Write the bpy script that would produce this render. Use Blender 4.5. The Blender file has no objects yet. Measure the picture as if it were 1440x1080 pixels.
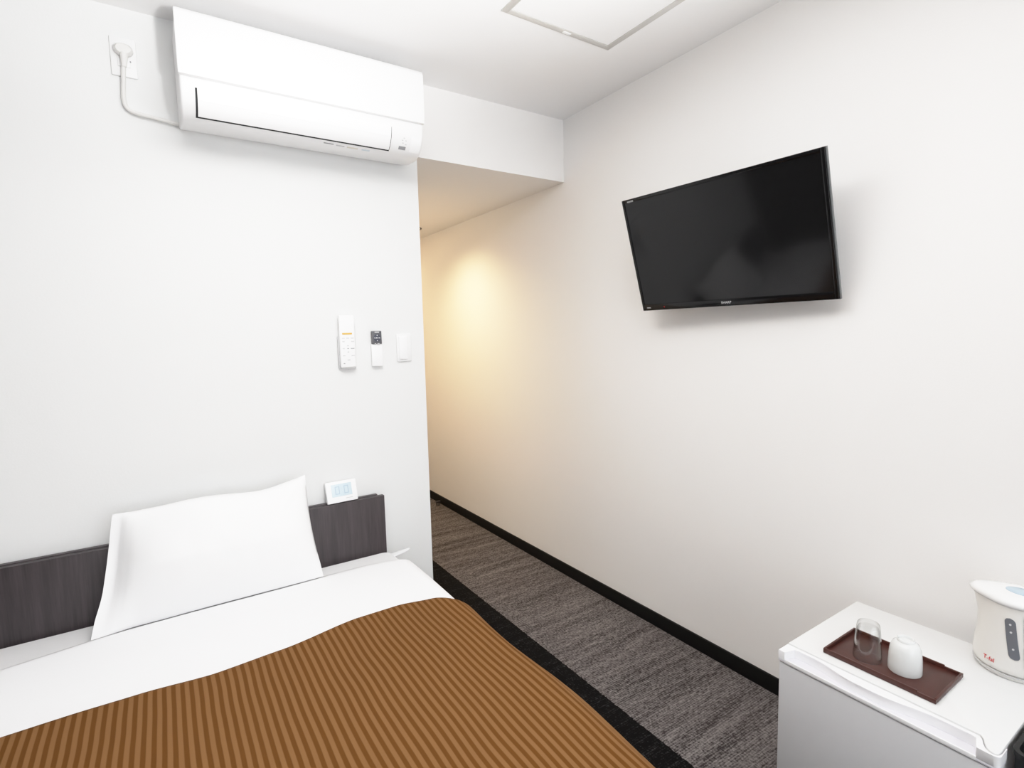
import bpy, bmesh, math, random
from mathutils import Vector, Matrix, noise
random.seed(7)
C = bpy.context.scene.collection
R = math.radians

# ------------------------------------------------------------------ materials
def new_mat(name):
    m = bpy.data.materials.new(name); m.use_nodes = True
    nt = m.node_tree
    return m, nt, nt.nodes['Principled BSDF']
def L(nt, a, b): nt.links.new(a, b)
def node(nt, t, **kw):
    n = nt.nodes.new(t)
    for k, v in kw.items():
        if hasattr(n, k): setattr(n, k, v)
        else: n.inputs[k].default_value = v
    return n
def math_n(nt, op, a, b=None, c=None):
    n = nt.nodes.new('ShaderNodeMath'); n.operation = op
    for i, v in enumerate((a, b, c)):
        if v is None: continue
        if isinstance(v, (int, float)): n.inputs[i].default_value = v
        else: L(nt, v, n.inputs[i])
    return n.outputs[0]
def mix_rgb(nt, fac, a, b):
    n = nt.nodes.new('ShaderNodeMix'); n.data_type = 'RGBA'
    if isinstance(fac, (int, float)): n.inputs[0].default_value = fac
    else: L(nt, fac, n.inputs[0])
    for s, v in ((6, a), (7, b)):
        if isinstance(v, tuple): n.inputs[s].default_value = (*v, 1) if len(v) == 3 else v
        else: L(nt, v, n.inputs[s])
    return n.outputs[2]
def ramp(nt, fac, p0, p1, c0=(0,0,0), c1=(1,1,1)):
    n = nt.nodes.new('ShaderNodeValToRGB'); e = n.color_ramp.elements
    e[0].position = p0; e[1].position = p1; e[0].color = (*c0, 1); e[1].color = (*c1, 1)
    L(nt, fac, n.inputs[0]); return n.outputs[0]
def mapping(nt, scale, coord='Object', rot=(0,0,0)):
    tc = nt.nodes.new('ShaderNodeTexCoord'); mp = nt.nodes.new('ShaderNodeMapping')
    mp.inputs['Scale'].default_value = scale; mp.inputs['Rotation'].default_value = rot
    L(nt, tc.outputs[coord], mp.inputs[0]); return mp.outputs[0]
def noise_n(nt, vec, scale, detail=3, rough=.55):
    n = nt.nodes.new('ShaderNodeTexNoise')
    n.inputs['Scale'].default_value = scale; n.inputs['Detail'].default_value = detail
    n.inputs['Roughness'].default_value = rough
    L(nt, vec, n.inputs['Vector']); return n.outputs['Fac']
def bump(nt, b, h, strength, dist):
    n = nt.nodes.new('ShaderNodeBump'); n.inputs['Strength'].default_value = strength
    n.inputs['Distance'].default_value = dist
    L(nt, h, n.inputs['Height']); L(nt, n.outputs[0], b.inputs['Normal'])
def plain(name, col, rough=.5, metal=0, spec=.5, var=.04, scale=30, bmp=0, coat=0):
    """procedural material: colour with faint noise mottling and optional bump"""
    m, nt, b = new_mat(name)
    v = mapping(nt, (1,1,1)); f = noise_n(nt, v, scale)
    c = mix_rgb(nt, f, tuple(x*(1-var) for x in col), tuple(min(1, x*(1+var)) for x in col))
    L(nt, c, b.inputs['Base Color'])
    b.inputs['Roughness'].default_value = rough; b.inputs['Metallic'].default_value = metal
    b.inputs['Specular IOR Level'].default_value = spec
    b.inputs['Coat Weight'].default_value = coat
    if bmp: bump(nt, b, noise_n(nt, v, scale*8), bmp, .001)
    return m

def wallpaper(name, col):
    m, nt, b = new_mat(name)
    v = mapping(nt, (1,1,1))
    c = mix_rgb(nt, noise_n(nt, v, 1.5), tuple(x*.985 for x in col), col)
    L(nt, c, b.inputs['Base Color']); b.inputs['Roughness'].default_value = .85
    b.inputs['Specular IOR Level'].default_value = .2
    bump(nt, b, noise_n(nt, v, 160, 4), .12, .002)
    return m
M = {}
M['wall'] = wallpaper('white_wallpaper', (.82,.825,.82))
M['wall_r'] = wallpaper('warm_white_wallpaper', (.93,.915,.90))
M['wall_dark'] = wallpaper('dark_accent_wallpaper', (.06,.052,.048))
M['ceil'] = wallpaper('ceiling_paper', (.89,.885,.885))
M['black_vinyl'] = plain('black_vinyl', (.004,.004,.004), .6, spec=.25)
M['white_plastic'] = plain('white_plastic', (.86,.86,.86), .35, var=.01)
M['ac_white'] = plain('air_conditioner_white', (.93,.93,.935), .4, var=.01)
M['ac_white2'] = plain('air_conditioner_white_lower', (.88,.88,.885), .35, var=.01)
M['offwhite'] = plain('cord_white', (.74,.73,.71), .5, var=.02)
M['grey_mark'] = plain('grey_marking', (.30,.30,.31), .5)
M['pale_mark'] = plain('pale_marking', (.60,.60,.61), .5)
M['beige_mark'] = plain('beige_marking', (.72,.69,.62), .5)
M['blue_mark'] = plain('blue_marking', (.66,.73,.78), .5)
M['gap_shade'] = plain('gap_shade', (.02,.02,.022), .7)
M['orange'] = plain('orange_plastic', (.75,.42,.10), .4)
M['navy'] = plain('navy_keypad', (.055,.06,.085), .45)
M['keypad_grey'] = plain('keypad_frame', (.10,.10,.11), .4)
M['tv_black'] = plain('tv_black_plastic', (.005,.005,.0055), .16, spec=.3, var=.02)
M['tv_edge'] = plain('tv_edge_grey', (.10,.105,.11), .35)
M['tv_logo'] = plain('tv_logo_silver', (.55,.55,.55), .4)
M['red'] = plain('red_print', (.60,.02,.02), .4)
M['alu'] = plain('aluminium_frame', (.60,.59,.57), .5, metal=.15)
M['hatch'] = plain('hatch_board', (.91,.905,.905), .8, var=.01)
M['steel'] = plain('dark_steel', (.10,.09,.085), .35, metal=.8)
M['brown_tray'] = plain('dark_brown_lacquer', (.060,.017,.012), .38, var=.12)
M['ceramic'] = plain('white_ceramic', (.74,.755,.75), .12, var=.01)
M['kettle'] = plain('kettle_plastic', (.78,.765,.735), .3, var=.01)
M['kettle_lid'] = plain('kettle_lid_white', (.88,.88,.88), .25, var=.01)
M['kettle_blue'] = plain('kettle_pale_blue', (.45,.56,.66), .2)
M['kettle_win'] = plain('kettle_window_grey', (.15,.16,.18), .15)
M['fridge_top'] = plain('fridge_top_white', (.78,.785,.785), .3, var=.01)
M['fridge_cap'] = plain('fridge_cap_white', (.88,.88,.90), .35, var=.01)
M['fridge_recess'] = plain('fridge_recess_shade', (.72,.71,.77), .5, var=.01)  # cap white with the grip recess's shade mixed into the colour
M['fridge_door'] = plain('fridge_door_shaded', (.64,.645,.665), .4, var=.02)  # door white darkened to grey, its shade is in the colour
M['bin_black'] = plain('bin_black', (.006,.006,.006), .45)
M['mattress'] = plain('mattress_cotton', (.79,.79,.80), .9, spec=.15, scale=6, var=.01, bmp=.08)
M['sheet'] = plain('sheet_cotton', (.87,.87,.885), .9, spec=.15, scale=6, var=.01, bmp=.08)
M['pillow'] = plain('pillow_cotton', (.90,.90,.905), .9, spec=.15, scale=6, var=.01, bmp=.08)

def wood():
    m, nt, b = new_mat('charcoal_wood_grain')
    v = mapping(nt, (22, 22, 1.4))
    f = noise_n(nt, v, 1.8, 6, .65)
    f2 = noise_n(nt, mapping(nt, (160,160,5)), 1.5, 3)
    f3 = math_n(nt, 'ADD', math_n(nt, 'MULTIPLY', f, .7), math_n(nt, 'MULTIPLY', f2, .3))
    c = ramp(nt, f3, .3, .72, (.026,.021,.023), (.078,.063,.067))
    L(nt, c, b.inputs['Base Color']); b.inputs['Roughness'].default_value = .42
    bump(nt, b, f2, .15, .0006)
    return m
M['wood'] = wood()

def carpet():
    m, nt, b = new_mat('woven_carpet')
    tc = nt.nodes.new('ShaderNodeTexCoord'); sep = nt.nodes.new('ShaderNodeSeparateXYZ')
    L(nt, tc.outputs['Object'], sep.inputs[0])
    bands = noise_n(nt, mapping(nt, (2.0, 24, 1)), 1.0, 3, .6)        # tonal rows running across the floor
    rows = noise_n(nt, mapping(nt, (30, 120, 1)), 1.0, 2, .6)         # fine rows
    dash = noise_n(nt, mapping(nt, (170, 75, 1)), 1.0, 2, .6)         # short dashes across the rows
    wv = nt.nodes.new('ShaderNodeTexWave'); wv.bands_direction = 'Y'
    wv.inputs['Scale'].default_value = 38; wv.inputs['Distortion'].default_value = 2.5; wv.inputs['Detail'].default_value = 2
    wv.inputs['Detail Scale'].default_value = 3
    L(nt, mapping(nt, (1, 1, 1)), wv.inputs['Vector'])
    patch = noise_n(nt, mapping(nt, (3, 5, 1)), 1.0, 2, .5)
    s = math_n(nt, 'ADD', math_n(nt, 'MULTIPLY', bands, .26), math_n(nt, 'MULTIPLY', rows, .26))
    s = math_n(nt, 'ADD', s, math_n(nt, 'MULTIPLY', dash, .42))
    s = math_n(nt, 'ADD', s, math_n(nt, 'MULTIPLY', wv.outputs['Fac'], .07))
    light = ramp(nt, s, .42, .62, (.020,.018,.018), (.255,.238,.234))
    light = mix_rgb(nt, math_n(nt, 'MULTIPLY', patch, .45), light, (.085,.066,.068))
    dark = ramp(nt, s, .53, .72, (.0030,.0028,.003), (.045,.044,.045))
    edge = math_n(nt, 'ADD', sep.outputs[0], math_n(nt, 'MULTIPLY', math_n(nt, 'SUBTRACT', dash, .5), .012))
    inside = math_n(nt, 'LESS_THAN', edge, -.518)
    col = mix_rgb(nt, inside, light, dark)
    L(nt, col, b.inputs['Base Color']); b.inputs['Roughness'].default_value = .95
    b.inputs['Specular IOR Level'].default_value = .1
    bump(nt, b, s, .5, .004)
    return m
M['carpet'] = carpet()

def bedspread_mat():
    m, nt, b = new_mat('brown_striped_fabric')
    uv = nt.nodes.new('ShaderNodeUVMap'); sep = nt.nodes.new('ShaderNodeSeparateXYZ')
    L(nt, uv.outputs[0], sep.inputs[0])
    mp = nt.nodes.new('ShaderNodeMapping'); mp.inputs['Scale'].default_value = (3, 3, 1)
    L(nt, uv.outputs[0], mp.inputs[0])
    wob = math_n(nt, 'MULTIPLY', math_n(nt, 'SUBTRACT', noise_n(nt, mp.outputs[0], 1.3, 1), .5), .010)
    u = math_n(nt, 'ADD', sep.outputs[0], wob)
    ph = math_n(nt, 'MULTIPLY', u, 2*math.pi/.0192)
    s = math_n(nt, 'SINE', ph)
    f = ramp(nt, math_n(nt, 'MULTIPLY_ADD', s, .5, .5), .34, .66)
    mp2 = nt.nodes.new('ShaderNodeMapping'); mp2.inputs['Scale'].default_value = (900, 900, 1)
    L(nt, uv.outputs[0], mp2.inputs[0])
    weave = noise_n(nt, mp2.outputs[0], 1, 2)
    light = mix_rgb(nt, weave, (.172,.086,.033), (.225,.115,.046))
    dark = mix_rgb(nt, weave, (.100,.040,.009), (.130,.054,.013))
    side = math_n(nt, 'GREATER_THAN', sep.outputs[0], 1.452)          # plain border along the edge
    c = mix_rgb(nt, f, dark, light)
    c = mix_rgb(nt, side, c, mix_rgb(nt, weave, (.175,.088,.033), (.215,.110,.045)))
    L(nt, c, b.inputs['Base Color']); b.inputs['Roughness'].default_value = .8
    b.inputs['Specular IOR Level'].default_value = .05
    h = math_n(nt, 'ADD', math_n(nt, 'MULTIPLY', f, .6), math_n(nt, 'MULTIPLY', weave, .4))
    bump(nt, b, h, .25, .002)
    return m
M['bedspread'] = bedspread_mat()

def glass_mat(name, tint=(1,1,1), ior=1.45):
    m, nt, b = new_mat(name)
    b.inputs['Base Color'].default_value = (*tint, 1)
    b.inputs['Roughness'].default_value = 0.0; b.inputs['IOR'].default_value = ior
    b.inputs['Transmission Weight'].default_value = 1
    return m
def thin_glass():
    m, nt, b = new_mat('clear_glass')
    nt.nodes.remove(b)
    lw = nt.nodes.new('ShaderNodeLayerWeight'); lw.inputs['Blend'].default_value = .35
    tr = nt.nodes.new('ShaderNodeBsdfTransparent'); gl = nt.nodes.new('ShaderNodeBsdfGlossy')
    gl.inputs['Roughness'].default_value = .03
    L(nt, ramp(nt, lw.outputs['Facing'], .3, .98, (.985,.99,.99), (.80,.83,.83)), tr.inputs['Color'])
    mx = nt.nodes.new('ShaderNodeMixShader')
    L(nt, ramp(nt, lw.outputs['Facing'], .25, 1.0, (.05,.05,.05), (.9,.9,.9)), mx.inputs[0]); L(nt, tr.outputs[0], mx.inputs[1]); L(nt, gl.outputs[0], mx.inputs[2])
    L(nt, mx.outputs[0], nt.nodes['Material Output'].inputs[0])
    return m
M['glass'] = thin_glass()
def pane_mat():
    m, nt, b = new_mat('window_glass')
    tr = nt.nodes.new('ShaderNodeBsdfTransparent'); gl = nt.nodes.new('ShaderNodeBsdfGlossy')
    gl.inputs['Roughness'].default_value = .02
    fr = nt.nodes.new('ShaderNodeFresnel'); mx = nt.nodes.new('ShaderNodeMixShader')
    L(nt, fr.outputs[0], mx.inputs[0]); L(nt, tr.outputs[0], mx.inputs[1]); L(nt, gl.outputs[0], mx.inputs[2])
    L(nt, mx.outputs[0], nt.nodes['Material Output'].inputs[0])
    return m
M['pane'] = pane_mat()
def screen_mat():
    m, nt, b = new_mat('tv_screen')
    v = mapping(nt, (1,1,1))
    L(nt, mix_rgb(nt, noise_n(nt, v, 3), (.006,.006,.0065), (.008,.008,.0085)), b.inputs['Base Color'])
    b.inputs['Roughness'].default_value = .10; b.inputs['Specular IOR Level'].default_value = .30
    return m
M['screen'] = screen_mat()
def lcd_mat():
    m, nt, b = new_mat('pale_blue_lcd')
    v = mapping(nt, (1,1,1))
    L(nt, mix_rgb(nt, noise_n(nt, v, 25, 1), (.52,.66,.76), (.64,.76,.83)), b.inputs['Base Color'])
    b.inputs['Roughness'].default_value = .25
    return m
M['lcd'] = lcd_mat()
M['lcd_digit'] = plain('lcd_digit', (.38,.50,.62), .3)
def lamp_mat():
    m, nt, b = new_mat('warm_lamp_lens')
    b.inputs['Emission Color'].default_value = (1,.72,.38,1); b.inputs['Emission Strength'].default_value = 6
    return m
M['lamp'] = lamp_mat()

# ------------------------------------------------------------------ geometry helpers
def add_box(bm, lo, hi, bev=0, seg=2):
    t = bmesh.new()
    bmesh.ops.create_cube(t, size=1)
    for v in t.verts:
        v.co = Vector([(lo[i]+hi[i])/2 + v.co[i]*(hi[i]-lo[i]) for i in range(3)])
    if bev: bmesh.ops.bevel(t, geom=list(t.edges), offset=bev, segments=seg, profile=.5, affect='EDGES')
    merge(bm, t)
def merge(bm, t, mat=None):
    if mat is not None: bmesh.ops.transform(t, matrix=mat, verts=t.verts)
    me = bpy.data.meshes.new('tmp'); t.to_mesh(me); t.free(); bm.from_mesh(me); bpy.data.meshes.remove(me)
def box(lo, hi, bev=0, seg=2):
    bm = bmesh.new(); add_box(bm, lo, hi, bev, seg); return bm
def add_prism(bm, pts, fn0, fn1, bev=0, seg=2):
    """closed outline pts mapped by fn0 / fn1 (two end caps)"""
    t = bmesh.new()
    a = [t.verts.new(fn0(*p)) for p in pts]; b = [t.verts.new(fn1(*p)) for p in pts]
    n = len(pts)
    t.faces.new(a); t.faces.new(b[::-1])
    for i in range(n): t.faces.new((a[i], b[i], b[(i+1)%n], a[(i+1)%n])[::-1])
    bmesh.ops.recalc_face_normals(t, faces=t.faces)
    if bev:
        ed = [e for e in t.edges if (e.verts[0] in a) == (e.verts[1] in a)]
        bmesh.ops.bevel(t, geom=ed, offset=bev, segments=seg, profile=.5, affect='EDGES')
    merge(bm, t)
def prism_z(pts, z0, z1, bev=0, seg=2):
    bm = bmesh.new(); add_prism(bm, pts, lambda x,y:(x,y,z0), lambda x,y:(x,y,z1), bev, seg); return bm
def prism_x(pts, x0, x1, bev=0, seg=2):
    bm = bmesh.new(); add_prism(bm, pts, lambda y,z:(x0,y,z), lambda y,z:(x1,y,z), bev, seg); return bm
def add_lathe(bm, prof, c=(0,0,0), n=48, fn=None):
    """prof: list of (r,z); closes at r=0 ends"""
    t = bmesh.new(); rings = []
    for r, z in prof:
        if r < 1e-6: rings.append([t.verts.new((0,0,z))])
        else: rings.append([t.verts.new((r*math.cos(2*math.pi*k/n), r*math.sin(2*math.pi*k/n), z)) for k in range(n)])
    for A, B in zip(rings, rings[1:]):
        if len(A) == 1 and len(B) == 1: continue
        for k in range(n):
            j = (k+1) % n
            if len(A) == 1: t.faces.new((A[0], B[k], B[j]))
            elif len(B) == 1: t.faces.new((A[k], A[j], B[0]))
            else: t.faces.new((A[k], A[j], B[j], B[k]))
    if fn:
        for v in t.verts: v.co = fn(v.co.copy())
    bmesh.ops.recalc_face_normals(t, faces=t.faces)
    merge(bm, t, Matrix.Translation(c))
def lathe(prof, c=(0,0,0), n=48, fn=None):
    bm = bmesh.new(); add_lathe(bm, prof, c, n, fn); return bm
def smooth_path(pts, k=6):
    P = [Vector(p) for p in pts]; out = []
    for i in range(len(P)-1):
        p0 = P[max(i-1,0)]; p1 = P[i]; p2 = P[i+1]; p3 = P[min(i+2,len(P)-1)]
        for j in range(k):
            t = j/k
            out.append(.5*((2*p1)+(p2-p0)*t+(2*p0-5*p1+4*p2-p3)*t*t+(3*p1-p0-3*p2+p3)*t**3))
    out.append(P[-1]); return out
def add_tube(bm, pts, rad, n=10):
    t = bmesh.new(); rings = []
    P = [Vector(p) for p in pts]; up = None
    for i, p in enumerate(P):
        d = (P[min(i+1,len(P)-1)] - P[max(i-1,0)]).normalized()
        if up is None:
            up = Vector((0,0,1)) if abs(d.z) < .9 else Vector((0,1,0))
        s = d.cross(up).normalized(); up = s.cross(d).normalized()
        r = rad(i/(len(P)-1)) if callable(rad) else rad
        rings.append([t.verts.new(p + s*r*math.cos(2*math.pi*k/n) + up*r*math.sin(2*math.pi*k/n)) for k in range(n)])
    for A, B in zip(rings, rings[1:]):
        for k in range(n): t.faces.new((A[k], A[(k+1)%n], B[(k+1)%n], B[k]))
    t.faces.new(rings[0][::-1]); t.faces.new(rings[-1])
    bmesh.ops.recalc_face_normals(t, faces=t.faces)
    merge(bm, t)
def tube(pts, rad, n=10):
    bm = bmesh.new(); add_tube(bm, pts, rad, n); return bm
def grid(nu, nv, fn, uvfn=None):
    bm = bmesh.new(); uvl = bm.loops.layers.uv.new('UVMap')
    V = [[bm.verts.new(fn(i/nu, j/nv)) for j in range(nv+1)] for i in range(nu+1)]
    for i in range(nu):
        for j in range(nv):
            f = bm.faces.new((V[i][j], V[i+1][j], V[i+1][j+1], V[i][j+1]))
            for lp, (a, b) in zip(f.loops, ((i,j),(i+1,j),(i+1,j+1),(i,j+1))):
                lp[uvl].uv = uvfn(a/nu, b/nv) if uvfn else (a/nu, b/nv)
    return bm
def text_bm(s, size, mat4, depth=.0004, space=1.0):
    cu = bpy.data.curves.new('t', 'FONT'); cu.body = s; cu.size = size; cu.extrude = depth
    cu.align_x = 'CENTER'; cu.align_y = 'CENTER'; cu.resolution_u = 3; cu.space_character = space
    o = bpy.data.objects.new('t', cu); C.objects.link(o)
    bpy.context.view_layer.update()
    dg = bpy.context.evaluated_depsgraph_get()
    me = bpy.data.meshes.new_from_object(o.evaluated_get(dg))
    bm = bmesh.new(); bm.from_mesh(me); bmesh.ops.transform(bm, matrix=mat4, verts=bm.verts)
    bpy.data.objects.remove(o); bpy.data.meshes.remove(me); bpy.data.curves.remove(cu)
    return bm

origin = {}
def obj(name, bm, mat, parent=None, smooth=35, local=False, solid=0, sub=0, kind=None, label=None):
    me = bpy.data.meshes.new(name)
    o = bpy.data.objects.new(name, me); C.objects.link(o)
    if parent is not None:
        o.parent = parent
        org = origin.get(parent.name, Vector((0,0,0))); origin[o.name] = org
        if not local: bmesh.ops.translate(bm, vec=-org, verts=bm.verts)
    bm.to_mesh(me); bm.free()
    me.materials.append(M[mat])
    if smooth:
        me.shade_smooth()
        me.set_sharp_from_angle(angle=R(smooth))
    if solid:
        md = o.modifiers.new('Solidify', 'SOLIDIFY'); md.thickness = abs(solid); md.offset = 1 if solid > 0 else -1
    if sub:
        md = o.modifiers.new('Subsurf', 'SUBSURF'); md.levels = sub; md.render_levels = sub
    if kind: o['kind'] = kind
    if label: o['label'] = label
    return o
def thing(name, label, cat, loc, rot=None):
    o = bpy.data.objects.new(name, None); C.objects.link(o)
    o.empty_display_size = .05
    o.location = loc; o['label'] = label; o['category'] = cat
    if rot is not None: o.rotation_euler = rot
    origin[o.name] = Vector(loc)
    return o
def tag(o, label, cat):
    o['label'] = label; o['category'] = cat; return o
def struct(name, bm, mat, smooth=0, label=None):
    o = obj(name, bm, mat, None, smooth); o['kind'] = 'structure'
    if label: o['label'] = label
    return o

# ------------------------------------------------------------------ the room
XL, YB, YE, ZC, ZS, W = -2.62, -3.05, 2.75, 2.40, 2.095, .809
T = .12
struct('floor', box((XL-T, YB-T, -.10), (T, YE+T, 0)), 'carpet')
struct('wall_right', box((0, YB-T, 0), (T, YE+T, ZC)), 'wall_r')
struct('wall_front', box((XL-T, 0, 0), (-W, YE, ZC)), 'wall', label='white headboard wall beside the corridor opening')
struct('wall_left', box((XL-T, YB-T, 0), (XL, 0, ZC)), 'wall_dark')
struct('wall_corridor', box((-W, YE, 0), (0, YE+T, ZC)), 'wall', label='white wall at the far end of the corridor')
struct('ceiling', box((XL-T, YB-T, ZC), (T, YE+T, ZC+.1)), 'ceil')
struct('ceiling_corridor', box((-W, 0, ZS), (0, YE, ZC)), 'wall_r', label='lowered white ceiling over the corridor')
# wall behind the camera with its window
wx0, wx1, wz0, wz1 = -2.35, -.12, .35, 2.20
bm = bmesh.new()
add_box(bm, (XL, YB-T, 0), (wx0, YB, ZC)); add_box(bm, (wx1, YB-T, 0), (0, YB, ZC))
add_box(bm, (wx0, YB-T, 0), (wx1, YB, wz0)); add_box(bm, (wx0, YB-T, wz1), (wx1, YB, ZC))
struct('wall_back', bm, 'wall')
bm = bmesh.new(); f = .04
add_box(bm, (wx0, YB-.09, wz0), (wx0+f, YB-.03, wz1), .004); add_box(bm, (wx1-f, YB-.09, wz0), (wx1, YB-.03, wz1), .004)
add_box(bm, (wx0+f, YB-.09, wz0), (wx1-f, YB-.03, wz0+f), .004); add_box(bm, (wx0+f, YB-.09, wz1-f), (wx1-f, YB-.03, wz1), .004)
xm = (wx0+wx1)/2; add_box(bm, (xm-.02, YB-.085, wz0+f), (xm+.02, YB-.035, wz1-f), .004)
win = struct('window_1', bm, 'alu')
for a, b_ in ((wx0+f, xm-.02), (xm+.02, wx1-f)):
    obj('pane', box((a, YB-.062, wz0+f), (b_, YB-.058, wz1-f)), 'pane', win, 0)
struct('baseboard_right', box((-.010, YB, 0), (0, YE, .063), .002), 'black_vinyl', 30)
struct('baseboard_corridor', box((-W, 0, 0), (-W+.010, YE, .063), .002), 'black_vinyl', 30)
struct('baseboard_front', box((XL, -.010, 0), (-W+.010, 0, .063), .002), 'black_vinyl', 30)

# ------------------------------------------------------------------ ceiling hatch
hx0, hx1, hy0, hy1, fw = -.765, -.283, -1.105, -.622, .024
t = thing('ceiling_hatch', 'square white ceiling access hatch in a thin grey metal frame', 'hatch', ((hx0+hx1)/2, (hy0+hy1)/2, ZC))
bm = bmesh.new()
for lo, hi in (((hx0,hy0),(hx0+fw,hy1)), ((hx1-fw,hy0),(hx1,hy1)), ((hx0+fw,hy0),(hx1-fw,hy0+fw)), ((hx0+fw,hy1-fw),(hx1-fw,hy1))):
    add_box(bm, (*lo, ZC-.005), (*hi, ZC), .001)
obj('frame', bm, 'alu', t, 30)
obj('panel', box((hx0+fw+.002, hy0+fw+.002, ZC-.004), (hx1-fw-.002, hy1-fw-.002, ZC)), 'hatch', t, 0)
obj('latch', box((-.512, hy1-fw+.006, ZC-.0075), (-.478, hy1-.006, ZC-.005), .001), 'white_plastic', t, 30)

# ------------------------------------------------------------------ corridor fittings
def downlight(x, y, label):
    t = thing('downlight', label, 'downlight', (x, y, ZS))
    obj('trim_ring', lathe([(.046,ZS),(.060,ZS),(.060,ZS-.003),(.056,ZS-.006),(.047,ZS-.004),(.046,ZS)], (x,y,0), 40), 'steel', t, 40)
    obj('lens', lathe([(0,ZS-.002),(.046,ZS-.002),(.046,ZS),(0,ZS)], (x,y,0), 40), 'lamp', t, 40)
downlight(-.213, 1.44, 'recessed downlight with dark ring on the corridor ceiling, half hidden by the wall edge')
t = thing('door_stop', 'tiny dark metal door stop on carpet far down the corridor', 'door stop', (-.045, 1.57, 0))
obj('bar', box((-.062, 1.552, .022), (-.024, 1.572, .036), .003), 'steel', t)
for x in (-.056, -.036):
    obj('post', lathe([(0,0),(.008,0),(.008,.004),(.0045,.006),(.0045,.022),(0,.022)], (x, 1.562, 0), 16), 'steel', t)

# ------------------------------------------------------------------ air conditioner
ax0, ax1 = -1.680, -.872
t = thing('air_conditioner', 'long white wall air conditioner mounted high under the ceiling', 'air conditioner', (-1.276, 0, 2.03))
prof = [(0,2.343),(-.195,2.343),(-.206,2.33),(-.208,2.15),(-.211,2.128)]
for k in range(1, 9):
    a = k/9*math.pi/2
    prof.append((-.130-.081*math.cos(a), 2.118-.088*math.sin(a)))
prof += [(-.125,2.030),(-.06,2.034),(0,2.050)]
obj('body', prism_x(prof, ax0, ax1, .008, 3), 'ac_white2', t, 40)
fp = [(-.200,2.345),(-.216,2.340),(-.2225,2.325),(-.2235,2.160),(-.2215,2.148),(-.209,2.146),(-.2085,2.30)]
obj('front_panel', prism_x(fp, ax0-.003, ax1+.003, .003, 2), 'ac_white', t, 50)
# dark strip painting the outlet gap's shade, and louver, follow the lower front
def lower(a, off=0):
    return (-.130-(.081+off)*math.cos(a), 2.118-(.088+off)*math.sin(a))
def strip(a0, a1, o0, o1, x0, x1, n=10, bev=0):
    pts = [lower(a0+(a1-a0)*k/n, o1) for k in range(n+1)] + [lower(a1-(a1-a0)*k/n, o0) for k in range(n+1)]
    return prism_x(pts, x0, x1, bev)
lx0, lx1 = -1.640, -1.000
obj('outlet_shade', strip(.03, 1.085, -.002, .0012, lx0, lx1), 'gap_shade', t, 40)
lv = obj('louver', strip(.02, .975, .0012, .0060, lx0+.006, lx1-.004), 'ac_white', t, 40)
obj('louver_rib', strip(.40, .425, .006, .0068, lx0+.008, lx1-.006, 3), 'ac_white2', lv, 40)
def patch(name, a0, a1, x0, x1, mat, par=None):
    return obj(name, strip(a0, a1, -.001, .0006, x0, x1, 3), mat, par or t, 40)
patch('label_print', 1.22, 1.28, -1.240, -1.205, 'grey_mark')
patch('label_print', 1.24, 1.32, -1.195, -1.165, 'pale_mark')
patch('label_print', 1.24, 1.33, -1.155, -1.115, 'beige_mark')
patch('label_print', 1.24, 1.33, -1.100, -1.070, 'blue_mark')
cp = obj('control_panel', strip(.30, .95, -.001, .0015, -.922, -.882, 6), 'ac_white', t, 40)
for a, x in ((.45,-.912),(.45,-.898),(.58,-.914),(.58,-.903),(.80,-.906)):
    patch('button', a, a+.06, x, x+.007, 'grey_mark', cp)
patch('label_print', .74, .90, -.966, -.938, 'grey_mark')
for a, x in ((.36,-.952),(.46,-.958),(.46,-.944),(.57,-.955),(.62,-.943)):
    patch('indicator', a, a+.04, x, x+.006, 'pale_mark')
# wall socket, plug and cord
s = thing('wall_outlet', 'white wall socket plate high beside the air conditioner', 'wall outlet', (-1.819, 0, 2.186))
obj('plate', box((-1.854,-.008,2.186), (-1.784,0,2.306), .003), 'white_plastic', s)
obj('socket', box((-1.836,-.0105,2.215), (-1.802,-.008,2.285), .002), 'white_plastic', s)
for z in (2.22,):
    obj('hole', box((-1.8035,-.0112,z+.012), (-1.7995,-.0082,z+.016)), 'grey_mark', s, 0)
path = [(-1.818,-.026,2.240),(-1.822,-.020,2.200),(-1.826,-.014,2.150),(-1.828,-.012,2.115),(-1.822,-.012,2.088),(-1.800,-.012,2.076),(-1.75,-.012,2.070),(-1.70,-.013,2.064),(-1.675,-.015,2.060)]
cord = obj('power_cord', tube(smooth_path(path), .0065, 10), 'offwhite', t)
bm = lathe([(0,0),(.024,0),(.026,.004),(.026,.016),(.020,.024),(0,.026)], (0,0,0), 32)
bmesh.ops.transform(bm, matrix=Matrix.Translation((-1.818,-.0105,2.262)) @ Matrix.Rotation(R(90),4,'X') @ Matrix.Scale(.72,4,(0,1,0)), verts=bm.verts)
plug = obj('plug', bm, 'offwhite', cord)
obj('strain_relief', tube([(-1.817,-.026,2.25),(-1.818,-.026,2.235),(-1.820,-.023,2.21)], lambda q: .013-.006*q, 12), 'offwhite', plug)

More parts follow.
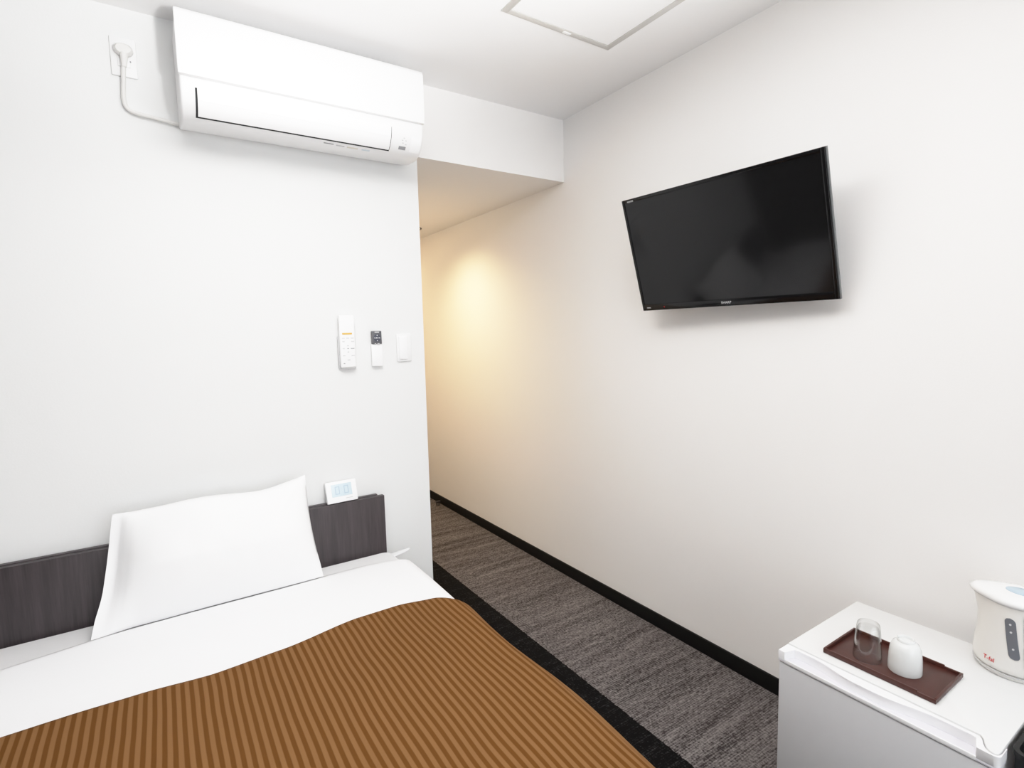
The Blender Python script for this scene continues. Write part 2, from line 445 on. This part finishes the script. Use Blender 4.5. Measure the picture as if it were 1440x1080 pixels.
# ------------------------------------------------------------------ remotes and switch on the wall
h = thing('remote_holder', 'slim pale wall holder behind the tall white air conditioner remote', 'remote holder', (-1.153,0,1.205))
t = thing('remote_control', 'tall white air conditioner remote with orange key in a wall holder', 'remote control', (-1.153, -.0185, 1.209))
obj('mounting_plate', box((-1.189,-.0105,1.205), (-1.117,0,1.335), .003), 'pale_mark', h)
obj('foot', box((-1.180,-.022,1.205), (-1.126,-.0105,1.2088), .001), 'pale_mark', h)
body = obj('body', box((-1.184,-.026,1.209), (-1.122,-.011,1.420), .005, 3), 'ac_white', t)
obj('orange_key', box((-1.174,-.0275,1.342), (-1.134,-.026,1.350), .0006), 'orange', t)
for x, z, w, m in ((-1.176,1.328,.012,'pale_mark'),(-1.158,1.328,.012,'pale_mark'),(-1.140,1.328,.012,'pale_mark'),
                (-1.175,1.314,.010,'pale_mark'),(-1.139,1.314,.012,'pale_mark'),(-1.156,1.298,.007,'pale_mark'),(-1.156,1.286,.007,'grey_mark'),(-1.156,1.272,.007,'pale_mark'),
                (-1.175,1.286,.009,'pale_mark'),(-1.142,1.286,.015,'grey_mark'),(-1.175,1.258,.010,'pale_mark'),(-1.140,1.258,.013,'pale_mark'),(-1.157,1.240,.011,'pale_mark'),(-1.174,1.226,.007,'grey_mark')):
    obj('button', box((x,-.0268,z-.0022), (x+w,-.026,z+.0022), .0003), m, t)
h = thing('remote_holder', 'small white wall holder carrying the small dark keypad remote', 'remote holder', (-1.029,0,1.208))
t = thing('remote_control', 'small remote with dark keypad standing in white wall holder', 'remote control', (-1.029, -.0115, 1.300))
obj('cradle', box((-1.052,-.016,1.208), (-1.006,-.003,1.300), .002), 'ac_white', h)
obj('mounting_plate', box((-1.050,-.003,1.210), (-1.008,0,1.298)), 'pale_mark', h, 0)
rb = obj('body', box((-1.049,-.020,1.3002), (-1.008,-.003,1.355), .002), 'keypad_grey', t)
bm = lathe([(0,0),(.0155,0),(.0155,.002),(.014,.0026),(0,.0026)], (0,0,0), 24)
bmesh.ops.transform(bm, matrix=Matrix.Translation((-1.0285,-.020,1.326)) @ Matrix.Rotation(R(90),4,'X'), verts=bm.verts)
pad = obj('direction_pad', bm, 'navy', rb)
for x, z in ((-1.0285,1.337),(-1.0285,1.315),(-1.0385,1.326),(-1.0185,1.326),(-1.0315,1.326),(-1.0255,1.326)):
    obj('arrow_mark', box((x-.0018,-.0232,z-.0016), (x+.0018,-.0225,z+.0016)), 'white_plastic', pad, 0)
for x, w in ((-1.040,.006),(-1.028,.009)):
    obj('button', box((x,-.0212,1.298), (x+w,-.020,1.304), .0005), 'pale_mark', rb)
obj('logo_print', box((-1.038,-.0205,1.348), (-1.019,-.0198,1.3515)), 'pale_mark', rb, 0)
t = thing('light_switch', 'white rocker light switch plate next to the corridor corner', 'light switch', (-.905, 0, 1.224))
obj('plate', box((-.939,-.008,1.222), (-.872,0,1.340), .003), 'white_plastic', t)
obj('rocker', box((-.930,-.0125,1.232), (-.894,-.008,1.330), .002), 'ac_white', t)

# ------------------------------------------------------------------ television
t = thing('television', 'black flat television tilted down on a wall bracket', 'television', (-.1570,-1.018,1.621))
# local axes: X = right across the screen, Y = up, Z = out of the screen
yw, pt = -.074, .305
Rr = Vector((-math.sin(yw), -math.cos(yw), 0)); Nn = Vector((-math.cos(yw), math.sin(yw), 0)); U = Vector((0,0,1))
N2 = Nn*math.cos(pt) - U*math.sin(pt); U2 = U*math.cos(pt) + Nn*math.sin(pt)
mt = Matrix((Rr, U2, N2)).transposed()
w2, h2 = .3675, .221
def tvo(name, bm, *a, **k):
    bmesh.ops.transform(bm, matrix=mt.to_4x4(), verts=bm.verts)
    k.pop('local', None)
    return obj(name, bm, *a, local=True, **k)
bm = bmesh.new(); bl, bt, bb = .0115, .0125, .025
add_box(bm, (-w2,-h2,-.022), (-w2+bl,h2,0), .002); add_box(bm, (w2-bl,-h2,-.022), (w2,h2,0), .002)
add_box(bm, (-w2+bl,h2-bt,-.022), (w2-bl,h2,0), .002); add_box(bm, (-w2+bl,-h2,-.022), (w2-bl,-h2+bb,0), .002)
bz = tvo('bezel', bm, 'tv_black', t, 35, local=True)
tvo('screen', box((-w2+bl,-h2+bb,-.022), (w2-bl,h2-bt,-.0025)), 'screen', t, 0, local=True)
bm = bmesh.new()
add_box(bm, (w2,-h2,-.018), (w2+.003,h2,-.006), .001); add_box(bm, (-w2-.002,-h2-.002,-.018), (w2+.003,-h2,-.008), .001)
tvo('edge_trim', bm, 'tv_edge', t, 35, local=True, label='grey side trim')
tvo('back_housing', box((-.30,-.19,-.066), (.30,.15,-.022), .02, 3), 'tv_black', t, 35, local=True)
tvo('logo', text_bm('SHARP', .0125, Matrix.Translation((.002,-h2+.013,.0004)), .0003, 1.05), 'tv_logo', bz, 0, local=True)
tvo('model_print', text_bm('AQUOS', .0085, Matrix.Translation((-w2+.040,h2-.0095,.0003)), .0003), 'tv_logo', bz, 0, local=True)
tvo('power_light', lathe([(0,0),(.002,0),(.002,.0012),(0,.0012)], (-.262,-h2+.012,0), 12), 'red', bz, 30, local=True)
tvo('badge', box((-.345,-h2+.009,0), (-.328,-h2+.014,.0004)), 'grey_mark', bz, 0, local=True)
# bracket: plate on the wall, arm to the back of the set
def to_local(p): return mt.transposed() @ (Vector(p) - t.location)
def wbox(lo, hi, bev=0):
    b = box(lo, hi, bev)
    for v in b.verts: v.co = to_local(v.co)
    return b
br = tvo('wall_mount', wbox((-.012,-1.12,1.50), (0,-.92,1.70), .002), 'steel', t, 35, local=True)
a = to_local((-.008,-1.02,1.62)); e = Vector((0,0,-.062))
tvo('mount_arm', tube([a, (a+e)/2, e], .022, 16), 'steel', br, 35, local=True)

# ------------------------------------------------------------------ bed
bx0, bx1, by0, by1 = -2.46, -1.005, -.052, -2.03
t = thing('bed', 'wide bed with charcoal wood headboard and white mattress', 'bed', ((bx0+bx1)/2, -1.0, 0))
hb = obj('headboard', box((-2.48,-.052,.10), (-1.040,-.030,.664), .0015), 'wood', t)
obj('ledge', box((-2.47,-.030,.10), (-1.062,-.011,.667), .0015), 'wood', hb)
def rrect(x0, x1, y0, y1, r, n=6):
    pts = []
    for cx, cy, a0 in ((x1-r,y1-r,0),(x0+r,y1-r,90),(x0+r,y0+r,180),(x1-r,y0+r,270)):
        for k in range(n+1):
            a = R(a0+90*k/n); pts.append((cx+r*math.cos(a), cy+r*math.sin(a)))
    return pts
obj('bed_base', box((bx0+.03, by1+.02, .09), (bx1-.05, -.056, .235), .01), 'wood', t)
for x in (bx0+.10, bx1-.12):
    for y in (by1+.10, -.16):
        obj('leg', lathe([(0,0),(.022,0),(.028,.09),(0,.09)], (x,y,0), 20), 'wood', t)
obj('mattress', prism_z(rrect(bx0, bx1-.016, by1, -.054, .05), .235, .430, .035, 5), 'mattress', t, 45)

def section(s, x0, xe, z, r):
    """s from 0: flat to xe-r, quarter round, then down"""
    fl = xe - r - x0
    if s <= fl: return x0 + s, z
    q = s - fl; arc = r*math.pi/2
    if q <= arc:
        a = q/r; return xe - r + r*math.sin(a), z - r + r*math.cos(a)
    return xe, z - r - (q-arc)
def ss(a, b, x):
    q = max(0, min(1, (x-a)/(b-a))); return q*q*(3-2*q)

# white top sheet, folded end towards the pillow, tucked under the bedspread
def sheet_fn(u, v):
    x0, xe, z, r = bx0-.004, -1.000, .449, .05
    total = (xe-r-x0) + r*math.pi/2 + .20
    s = u*total
    x, zz = section(s, x0, xe, z, r)
    e0 = -.205 - .02*math.sin(2.1*x+1.0) - .045*ss(-1.9,-2.4,x) - .03*ss(-1.2,-.98,x)
    y = e0 + (-.90-e0)*v
    k = 1-ss(.0,.05,v)
    n = noise.noise(Vector((x*2.2, y*3.0, 1.3)))
    zz += .0035*n - .012*k - .008*ss(-.68,-.76,y)
    x -= ss(xe-.06, xe, x)*.013*ss(-.61,-.70,y)
    if zz < .40: x += .003*math.sin(9*y+1) * ss(.40,.28,zz)
    return (x, y, zz)
tag(obj('top_sheet', grid(110, 40, sheet_fn), 'sheet', None, 60, solid=-.004),
    'smooth white top sheet spread between the pillow and the brown bedspread', 'sheet')
# brown striped bedspread
def hem(x):
    pts = [(-2.5,-.640),(-2.144,-.647),(-2.022,-.646),(-1.886,-.651),(-1.734,-.669),(-1.559,-.656),(-1.344,-.613),(-1.207,-.612),(-1.094,-.636),(-1.027,-.682),(-.96,-.74)]
    if x <= pts[0][0]: return pts[0][1]
    for (a, ya), (b, yb) in zip(pts, pts[1:]):
        if x <= b: return ya + (yb-ya)*ss(0,1,(x-a)/(b-a))*.5 + (yb-ya)*(x-a)/(b-a)*.5
    return pts[-1][1]
SPX0 = bx0 - .01
def spread_s(u):
    return u*((-.992-.075-SPX0) + .075*math.pi/2 + .30)
def spread_fn(u, v):
    xe, z, r = -.990, .4665, .075
    s = spread_s(u)
    x, zz = section(s, SPX0, xe, z, r)
    h = hem(x if zz > .40 else -1.0); 
    if zz < z-.001: h -= .05*ss(z, .36, zz)
    y = h + (by1 - .02 - h)*v
    edge = ss(-1.55,-1.05,x)
    wv = .0045*math.sin(7.5*y + 2.2*x) + .0035*math.sin(13*y - 4*x + 1.2)
    n = noise.noise(Vector((x*1.6, y*2.0, 4.2)))*.006 + noise.noise(Vector((x*4, y*5, 9.2)))*.002
    g = .2 + .8*ss(0,.12,v)
    zz += (wv*edge + n)*g
    zz += .006*ss(-1.9,-1.45,x)*ss(-1.02,-1.40,x)*ss(.0,.35,v)            # gentle swell in the middle
    side = ss(z, .36, zz)
    x += side*(.010*math.sin(9.5*y+.6) + .005*math.sin(17*y+2.0) + .006)
    x += ss(z-.002, z-.03, zz)*.006*math.sin(8*y)
    return (x, y, zz)
tag(obj('bedspread', grid(150, 130, spread_fn, lambda u, v: (spread_s(u), v*1.45)), 'bedspread', None, 60, solid=-.005),
    'brown bedspread with narrow lengthwise stripes covering the foot of the bed', 'bedspread')
# little stray corner of the fitted sheet at the mattress edge
def flap(u, v):
    x = -1.045 + .070*u; w = .040*(1-u)**.6 + .004
    return (x, -.115 - .03*u + w*(v-.5), .420 + .022*u + .006*math.sin(v*math.pi))
obj('sheet_corner', grid(8, 5, flap), 'mattress', t, 60, solid=.003)

# ------------------------------------------------------------------ pillow
def sheet_top(x, y):
    e0 = -.205 - .02*math.sin(2.1*x+1.0) - .045*ss(-1.9,-2.4,x) - .03*ss(-1.2,-.98,x)
    if y > e0 + .020: return .4312
    if y > e0: return .4312 + .0148*ss(e0+.020, e0+.004, y)
    v = (y-e0)/(-.90-e0)
    z = .449 + .0035*noise.noise(Vector((x*2.2, y*3.0, 1.3))) - .012*(1-ss(.0,.05,v)) + .004
    return max(z + .0030, .4312)
def pillow_bm():
    nu, nv = 64, 44
    BL, BR, TL, TR = Vector((-2.012,-.205,.452)), Vector((-1.340,-.215,.452)), Vector((-1.952,-.098,.790)), Vector((-1.362,-.095,.815))
    Nf = Vector((0,-1,.30)).normalized()
    bm = bmesh.new()
    def surf(u, v, sgn):
        # edges pull in between the four pointed corners
        uu = u + .018*math.sin(math.pi*v)*(1-2*u)*(1 if u > .5 else .3)
        p = (BL*(1-uu)+BR*uu)*(1-v) + (TL*(1-uu)+TR*uu)*v
        sag = math.sin(math.pi*min(1, max(0, u)))
        p.z -= (.020*sag**.8)*v*v
        p.z += .014*math.exp(-((u-.40)/.20)**2)*v*v - .010*math.exp(-((u-.75)/.14)**2)*v**3
        p.z += .012*math.exp(-((u-.04)/.05)**2)*v**6*0
        # loose pillowcase hem on the left
        fu = .045
        q = max(0, (u-fu)/(1-fu))
        a = 1 - abs(2*q-1)**2.6
        b = 1 - abs(2*v-1)**2.4 if v > .5 else (1 - abs(2*v-1)**1.5)**1.7
        th = max(0, a)**.55 * max(0, b)**.5
        lo = ss(1.0,.0,v)
        front = .095*th*(1 + .20*lo)
        back = .045*th
        d = front if sgn > 0 else -back
        p = p + Nf*d
        # hem folds
        if u < .16:
            k = ss(.16,.03,u)
            p.y -= k*(.020*math.sin(math.pi*v)*sgn*.5 + .014*math.sin(6.0*v+1.5))
            p.x -= .012*k*ss(.35,0,v)
            if sgn > 0: p.y += .008*math.exp(-((u-.075)/.02)**2)*math.sin(math.pi*min(1,v*1.05))
        # small wrinkles
        n = noise.noise(Vector((u*5, v*4, 2.0)))*.006 + noise.noise(Vector((u*13, v*6, 5.0)))*.002
        p = p + Nf*(n*th)
        # crease running in from the upper right corner
        dd = abs((1-u)*.66 - (1-v)*.36*.8)
        p = p + Nf*(-.006*math.exp(-(dd/.02)**2)*th*ss(.55,.9,u)*ss(.4,.8,v))
        p.y = min(p.y, -.058 if p.z < .68 else -.030)
        if sgn > 0: p.z -= .012*th*ss(.32,0,v)
        p.z = max(p.z - .012*ss(.16,0,v), sheet_top(p.x, p.y))
        return p
    F = [[bm.verts.new(surf(i/nu, j/nv, 1)) for j in range(nv+1)] for i in range(nu+1)]
    B = [[None]*(nv+1) for _ in range(nu+1)]
    for i in range(nu+1):
        for j in range(nv+1):
            B[i][j] = F[i][j] if i in (0,nu) or j in (0,nv) else bm.verts.new(surf(i/nu, j/nv, -1))
    for i in range(nu):
        for j in range(nv):
            bm.faces.new((F[i][j], F[i+1][j], F[i+1][j+1], F[i][j+1]))
            bm.faces.new((B[i][j], B[i][j+1], B[i+1][j+1], B[i+1][j]))
    return bm
tag(obj('pillow', pillow_bm(), 'pillow', None, 80), 'plump white pillow leaning against the dark headboard', 'pillow')

# ------------------------------------------------------------------ clock on the headboard
t = thing('digital_clock', 'small white digital clock leaning on the headboard ledge', 'clock', (-1.211,-.036,.667))
ml = Matrix.Translation((-1.211,-.046,.6672)) @ Matrix.Rotation(R(2.0),4,'Z') @ Matrix.Rotation(R(-17),4,'X')
def cbox(lo, hi, bev=0):
    b = box(lo, hi, bev); bmesh.ops.transform(b, matrix=ml, verts=b.verts); return b
obj('case', cbox((-.062,-.004,0), (.062,.014,.086), .004), 'ac_white', t)
sc = obj('screen', cbox((-.041,-.0048,.024), (.041,-.0035,.074), .0004), 'lcd', t)
def seg(x, z):   # a faint 0 built of strokes
    b = bmesh.new()
    for lo, hi in (((x-.009,-.0054,z-.016),(x-.006,-.0047,z+.016)), ((x+.006,-.0054,z-.016),(x+.009,-.0047,z+.016)),
                   ((x-.006,-.0054,z+.013),(x+.006,-.0047,z+.016)), ((x-.006,-.0054,z-.016),(x+.006,-.0047,z-.013))):
        add_box(b, lo, hi)
    bmesh.ops.transform(b, matrix=ml, verts=b.verts); return b
obj('digit', seg(.018,.049), 'lcd_digit', sc, 0); obj('digit', seg(-.018,.049), 'lcd_digit', sc, 0)
obj('label_print', cbox((.012,-.0047,.012), (.040,-.0038,.015)), 'pale_mark', t)

# ------------------------------------------------------------------ mini fridge
fx0, fx1, fy0, fy1 = -.489, -.062, -1.904, -1.460
H = .490
t = thing('mini_fridge', 'small white mini fridge against the right wall with shade painted on its door', 'mini fridge', ((fx0+fx1)/2, (fy0+fy1)/2, 0))
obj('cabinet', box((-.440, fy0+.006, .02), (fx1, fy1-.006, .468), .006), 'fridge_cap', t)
for x in (-.40, -.10):
    for y in (fy0+.05, fy1-.05):
        obj('foot', lathe([(0,0),(.016,0),(.016,.02),(0,.02)], (x,y,0), 16), 'bin_black', t)
# top panel, its right front corner runs forward over the door hinge
def arc(cx, cy, r, a0, a1, n=8): return [(cx+r*math.cos(R(a0+(a1-a0)*k/n)), cy+r*math.sin(R(a0+(a1-a0)*k/n))) for k in range(n+1)]
lobe = [(-.443,-1.862),(-.452,-1.8690),(-.465,-1.8740),(-.477,-1.8810),(-.4822,-1.8870),(-.4835,-1.8920),(-.4820,-1.8965),(-.477,-1.8995),(-.468,-1.9005)]
top = [(fx1,fy1),(-.443,fy1)] + lobe + [(fx1,-1.9005)]
obj('top_panel', prism_z(top, .468, H, .002, 2), 'fridge_top', t, 40)
dr = obj('door', box((fx0+.002, fy0+.002, .035), (-.445, fy1, .4570), .004), 'fridge_door', t, label='plain door front with shade painted in as pale grey')
# white cap along the top of the door with a wavy double finger grip
cap = obj('door_cap', box((fx0, fy0, .4585), (-.4455, fy1, .4650), .0015), 'fridge_recess', dr)
y0c, y1c = -1.476, -1.868
out = [(-.446,fy1),(fx0,fy1),(fx0,y0c)]
for k in range(41):
    q = k/40
    lip = ss(0,.03,q)*ss(1,.97,q)
    bell = ss(.14,.40,q)*ss(.82,.52,q)
    out.append((fx0 + .034*lip*(1-.55*bell), y0c+(y1c-y0c)*q))
out += [(fx0,y1c)] + arc(-.479,-1.894,.010,180,270,6) + [(-.446,-1.904),(-.446,-1.9022),(-.468,-1.9022),(-.4775,-1.9010),(-.4836,-1.8975),(-.4853,-1.8920),(-.4838,-1.8863),(-.4785,-1.8795),(-.4660,-1.8723),(-.4535,-1.8673),(-.446,-1.862)]
obj('grip', prism_z(out, .4650, .4880, .0007, 1), 'fridge_cap', cap, 35)
obj('front_lip', box((fx0-.0005, y1c, .4585), (fx0+.003, y0c, .4685), .001), 'fridge_cap', cap)
obj('lock_mark', box((-.478,-1.643,.4880), (-.474,-1.637,.4884)), 'pale_mark', cap, 0)

# ------------------------------------------------------------------ tray, glass, cup, kettle
tx0, tx1, ty0, ty1 = -.414, -.250, -1.776, -1.535
t = thing('serving_tray', 'dark brown lacquered rectangular tray lying on the white fridge', 'tray', ((tx0+tx1)/2, (ty0+ty1)/2, H))
obj('base', box((tx0+.002,ty0+.002,H), (tx1-.002,ty1-.002,H+.005), .0012), 'brown_tray', t)
bm = bmesh.new(); w = .005; yk = ty0+.036
for x in (tx0, tx1-w):
    add_box(bm, (x, yk, H+.001), (x+w, ty1, H+.0135), .001); add_box(bm, (x, ty0, H+.001), (x+w, yk, H+.0105), .001)
add_box(bm, (tx0+w, ty0, H+.001), (tx1-w, ty0+w, H+.0115), .001); add_box(bm, (tx0+w, ty1-w, H+.001), (tx1-w, ty1, H+.0135), .001)
obj('rim', bm, 'brown_tray', t)
zt = H + .005
prof = [(.0374,.0),(.0388,.0),(.0390,.001),(.0382,.020),(.0362,.045),(.0325,.082),(.0305,.0935),(.0285,.0960),(0,.0945),(0,.0860),(.0275,.0850),(.0300,.078),(.0345,.045),(.0366,.020),(.0374,.0)]
tag(obj('drinking_glass', lathe([(r*.80, z*.95) for r, z in prof], (-.354,-1.613,zt), 64), 'glass', None, 50), 'clear drinking glass upside down on the brown tray', 'glass')
cp_prof = [(.0378,.0),(.0395,.0),(.0405,.002),(.0402,.018),(.0392,.040),(.0368,.058),(.0318,.070),(.0245,.0755),(.0215,.0765),(.0210,.0820),(.0195,.0830),(.0180,.0820),(.0175,.0765),(0,.0760),(0,.0715),(.0235,.0715),(.030,.066),(.0345,.056),(.037,.040),(.0378,.0)]
tag(obj('teacup', lathe([(r*.855, z*.97) for r, z in cp_prof], (-.337,-1.688,zt), 64), 'ceramic', None, 50), 'white ceramic cup upside down on the brown tray', 'cup')

kx, ky = -.1075, -1.832
t = thing('electric_kettle', 'cream electric kettle with grey water window standing on the fridge', 'kettle', (kx, ky, H))
def ksc(co):   # slightly egg-shaped towards the spout (+Y)
    z = co.z
    k = ss(.10,.185,z)
    d = co.to_2d(); l = d.length
    if l > 1e-6 and d.y > 0:
        c = max(0, d.y/l)**6
        f_ = 1 + .38*k*c
        co.x *= f_; co.y *= f_
    return co
kp = [(0,.012),(.070,.012),(.0765,.018),(.0775,.030),(.0765,.055),(.0725,.090),(.0668,.125),(.0625,.155),(.0618,.170),(.0625,.176)]
obj('body', lathe(kp, (kx,ky,H), 64, ksc), 'kettle', t, 60)
obj('power_base', lathe([(0,0),(.068,0),(.0715,.003),(.0755,.010),(.073,.0125),(0,.0125)], (kx,ky,H), 64), 'kettle', t, 40)
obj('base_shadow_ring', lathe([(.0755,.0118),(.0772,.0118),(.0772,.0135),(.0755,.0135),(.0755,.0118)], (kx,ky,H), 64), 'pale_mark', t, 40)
lidp = [(0,.172),(.0630,.172),(.0670,.178),(.0665,.184),(.060,.189),(.040,.194),(.018,.196),(0,.196)]
ld = obj('lid', lathe(lidp, (kx,ky,H), 64, ksc), 'kettle_lid', t, 60)
bm = lathe([(0,0),(.022,0),(.022,.004),(.017,.006),(0,.006)], (0,0,0), 32)
bmesh.ops.transform(bm, matrix=Matrix.Translation((kx-.002,ky-.006,H+.193)) @ Matrix.Scale(1.35,4,(0,1,0)), verts=bm.verts)
obj('lid_button', bm, 'kettle_blue', ld)
# handle (towards -Y)
hp = [(kx,ky-.055,H+.180),(kx,ky-.085,H+.186),(kx,ky-.112,H+.170),(kx,ky-.120,H+.130),(kx,ky-.112,H+.080),(kx,ky-.088,H+.045),(kx,ky-.070,H+.035)]
obj('handle', tube(smooth_path(hp), .0115, 14), 'kettle_lid', t, 60)
# curved patches hugging the body
def krad(z):
    for (r0, z0), (r1, z1) in zip(kp, kp[1:]):
        if z0 <= z <= z1 and z1 > z0: return r0 + (r1-r0)*(z-z0)/(z1-z0)
    return kp[-1][0]
def kpt(a, z, off): r = krad(z)+off; return Vector((kx+r*math.cos(a), ky+r*math.sin(a), H+z))
def kpatch(a_c, z0, z1, half_w, off, lean=0, n=16, m=8):
    def fn(u, v):
        z = z0 + (z1-z0)*v
        e = min(1, math.sqrt(max(0, 1 - max(0, (abs(v-.5)-(.5-half_w/(z1-z0)))/(half_w/(z1-z0)))**2)))
        a = a_c + lean*(v-.5) + (u-.5)*2*half_w/krad(z)*e
        return kpt(a, z, off)
    return grid(m, n, fn)
WA = R(187)
wn = obj('water_window', kpatch(WA, .056, .148, .0098, .0010, -.20, 48, 12), 'kettle_win', t, 60, solid=.0008, label='grey see-through water gauge')
for z, a in ((.134,-.24),(.117,-.12),(.080,.16)):
    obj('level_mark', kpatch(WA+a*.3, z-.0022, z+.0022, .0021, .0020), 'pale_mark', wn, 60, solid=.0003)
obj('side_band', kpatch(R(215), .030, .168, .014, .0008), 'kettle_blue', t, 60, solid=.0006)
# red lettering wrapped on the lower body
bm = text_bm('T-fal', .0140, Matrix.Identity(4), .0003)
for v in bm.verts:
    z = .036 + v.co.y; a = R(157) + v.co.x/krad(z)
    v.co = kpt(a, z, .0006 + v.co.z)
obj('logo', bm, 'red', t, 0)

# ------------------------------------------------------------------ black bin beside the fridge
t = thing('waste_bin', 'black bin tucked beside the fridge at the photo edge', 'waste bin', (-.31,-2.04,0))
bm = bmesh.new()
o_ = rrect(-.441,-.19,-2.16,-1.911,.02); i_ = rrect(-.437,-.194,-2.156,-1.915,.018)
n = len(o_)
A = [bm.verts.new((x,y,0)) for x,y in o_]; B_ = [bm.verts.new((x,y,.480)) for x,y in o_]
D = [bm.verts.new((x,y,.480)) for x,y in i_]; E_ = [bm.verts.new((x,y,.02)) for x,y in i_]
bm.faces.new(A[::-1]); bm.faces.new(E_)
for P, Q in ((A,B_),(B_,D),(D,E_)):
    for k in range(n): bm.faces.new((P[k],P[(k+1)%n],Q[(k+1)%n],Q[k]))
bmesh.ops.recalc_face_normals(bm, faces=bm.faces)
obj('body', bm, 'bin_black', t, 40)
bm = bmesh.new()
r0 = rrect(-.444,-.187,-2.163,-1.908,.022); r1 = rrect(-.436,-.195,-2.155,-1.916,.018)
add = [[bm.verts.new((x,y,z)) for x,y in rr] for rr, z in ((r0,.475),(r0,.487),(r1,.487),(r1,.475))]
for P, Q in zip(add, add[1:]+add[:1]):
    for k in range(n): bm.faces.new((P[k],P[(k+1)%n],Q[(k+1)%n],Q[k]))
bmesh.ops.recalc_face_normals(bm, faces=bm.faces)
obj('rim', bm, 'bin_black', t, 40)

# ------------------------------------------------------------------ light
def area(name, loc, rot, sx, sy, power, col):
    l = bpy.data.lights.new(name, 'AREA'); l.shape = 'RECTANGLE'; l.size = sx; l.size_y = sy
    l.energy = power; l.color = col
    o = bpy.data.objects.new(name, l); C.objects.link(o); o.location = loc; o.rotation_euler = rot
    return o
area('window_daylight', ((wx0+wx1)/2, YB-.16, (wz0+wz1)/2), (R(90),0,0), wx1-wx0, wz1-wz0, 36, (.96,.98,1))
l_ = area('ceiling_lamp', (-1.45,-1.02,ZC-.06), (0,0,0), .8, .8, 14, (1,.985,.965)); l_.data.shape = 'DISK'
def spot(name, loc, power, ang, col, blend=.6, rad=.03):
    l = bpy.data.lights.new(name, 'SPOT'); l.energy = power; l.spot_size = R(ang); l.spot_blend = blend
    l.color = col; l.shadow_soft_size = rad
    o = bpy.data.objects.new(name, l); C.objects.link(o); o.location = loc
    return o
spot('downlight_beam', (-.44,.98,ZS-.02), 50, 144, (1,.70,.38), 1.0, .05)
area('corridor_fill', (-.5,2.2,ZS-.03), (0,0,0), .12, .12, 6, (1,.66,.36))  # added warm fill deep in the corridor, no known lamp there
fl = spot('bounce_fill', (-1.30,-2.10,1.48), 235, 120, (1,.99,.975), .6, .08)  # added fill thrown up at the ceiling for soft light, not a known source
fl.rotation_euler = (R(180-18), R(-6), 0)
wd = bpy.data.worlds.new('World'); bpy.context.scene.world = wd; wd.use_nodes = True
bg = wd.node_tree.nodes['Background']; bg.inputs[0].default_value = (.85,.92,1,1); bg.inputs[1].default_value = 1.0

# ------------------------------------------------------------------ camera
cam = bpy.data.cameras.new('Camera'); co = bpy.data.objects.new('Camera', cam); C.objects.link(co)
cx, cy, cz, yaw, pit, rol, f = -1.7923,-2.1978,1.3298,.5815,-.0936,-.0238,752.16
fw_ = Vector((math.sin(yaw)*math.cos(pit), math.cos(yaw)*math.cos(pit), math.sin(pit)))
r_ = Vector((math.cos(yaw), -math.sin(yaw), 0)); u_ = r_.cross(fw_)
r2 = r_*math.cos(rol) + u_*math.sin(rol); u2 = -r_*math.sin(rol) + u_*math.cos(rol)
mw = Matrix((r2, u2, -fw_)).transposed().to_4x4(); mw.translation = (cx, cy, cz)
co.matrix_world = mw
cam.sensor_fit = 'HORIZONTAL'; cam.sensor_width = 36; cam.lens = 36*f/1440; cam.clip_start = .02
sc_ = bpy.context.scene; sc_.camera = co
sc_.view_settings.view_transform = 'Standard'; sc_.view_settings.look = 'None'
sc_.view_settings.exposure = 0.0
# gentle highlight roll-off, like the camera's own tone curve
vs = sc_.view_settings; vs.use_curve_mapping = True
cmap = vs.curve_mapping; cmap.white_level = (1.6, 1.6, 1.6); cmap.use_clip = True
cv = cmap.curves[3]
cv.points[0].location = (0, 0); cv.points[1].location = (1, .985)
for p_ in ((.1,.16),(.2,.32),(.33,.52),(.48,.73),(.625,.86),(.8,.945)): cv.points.new(*p_)
cmap.update()
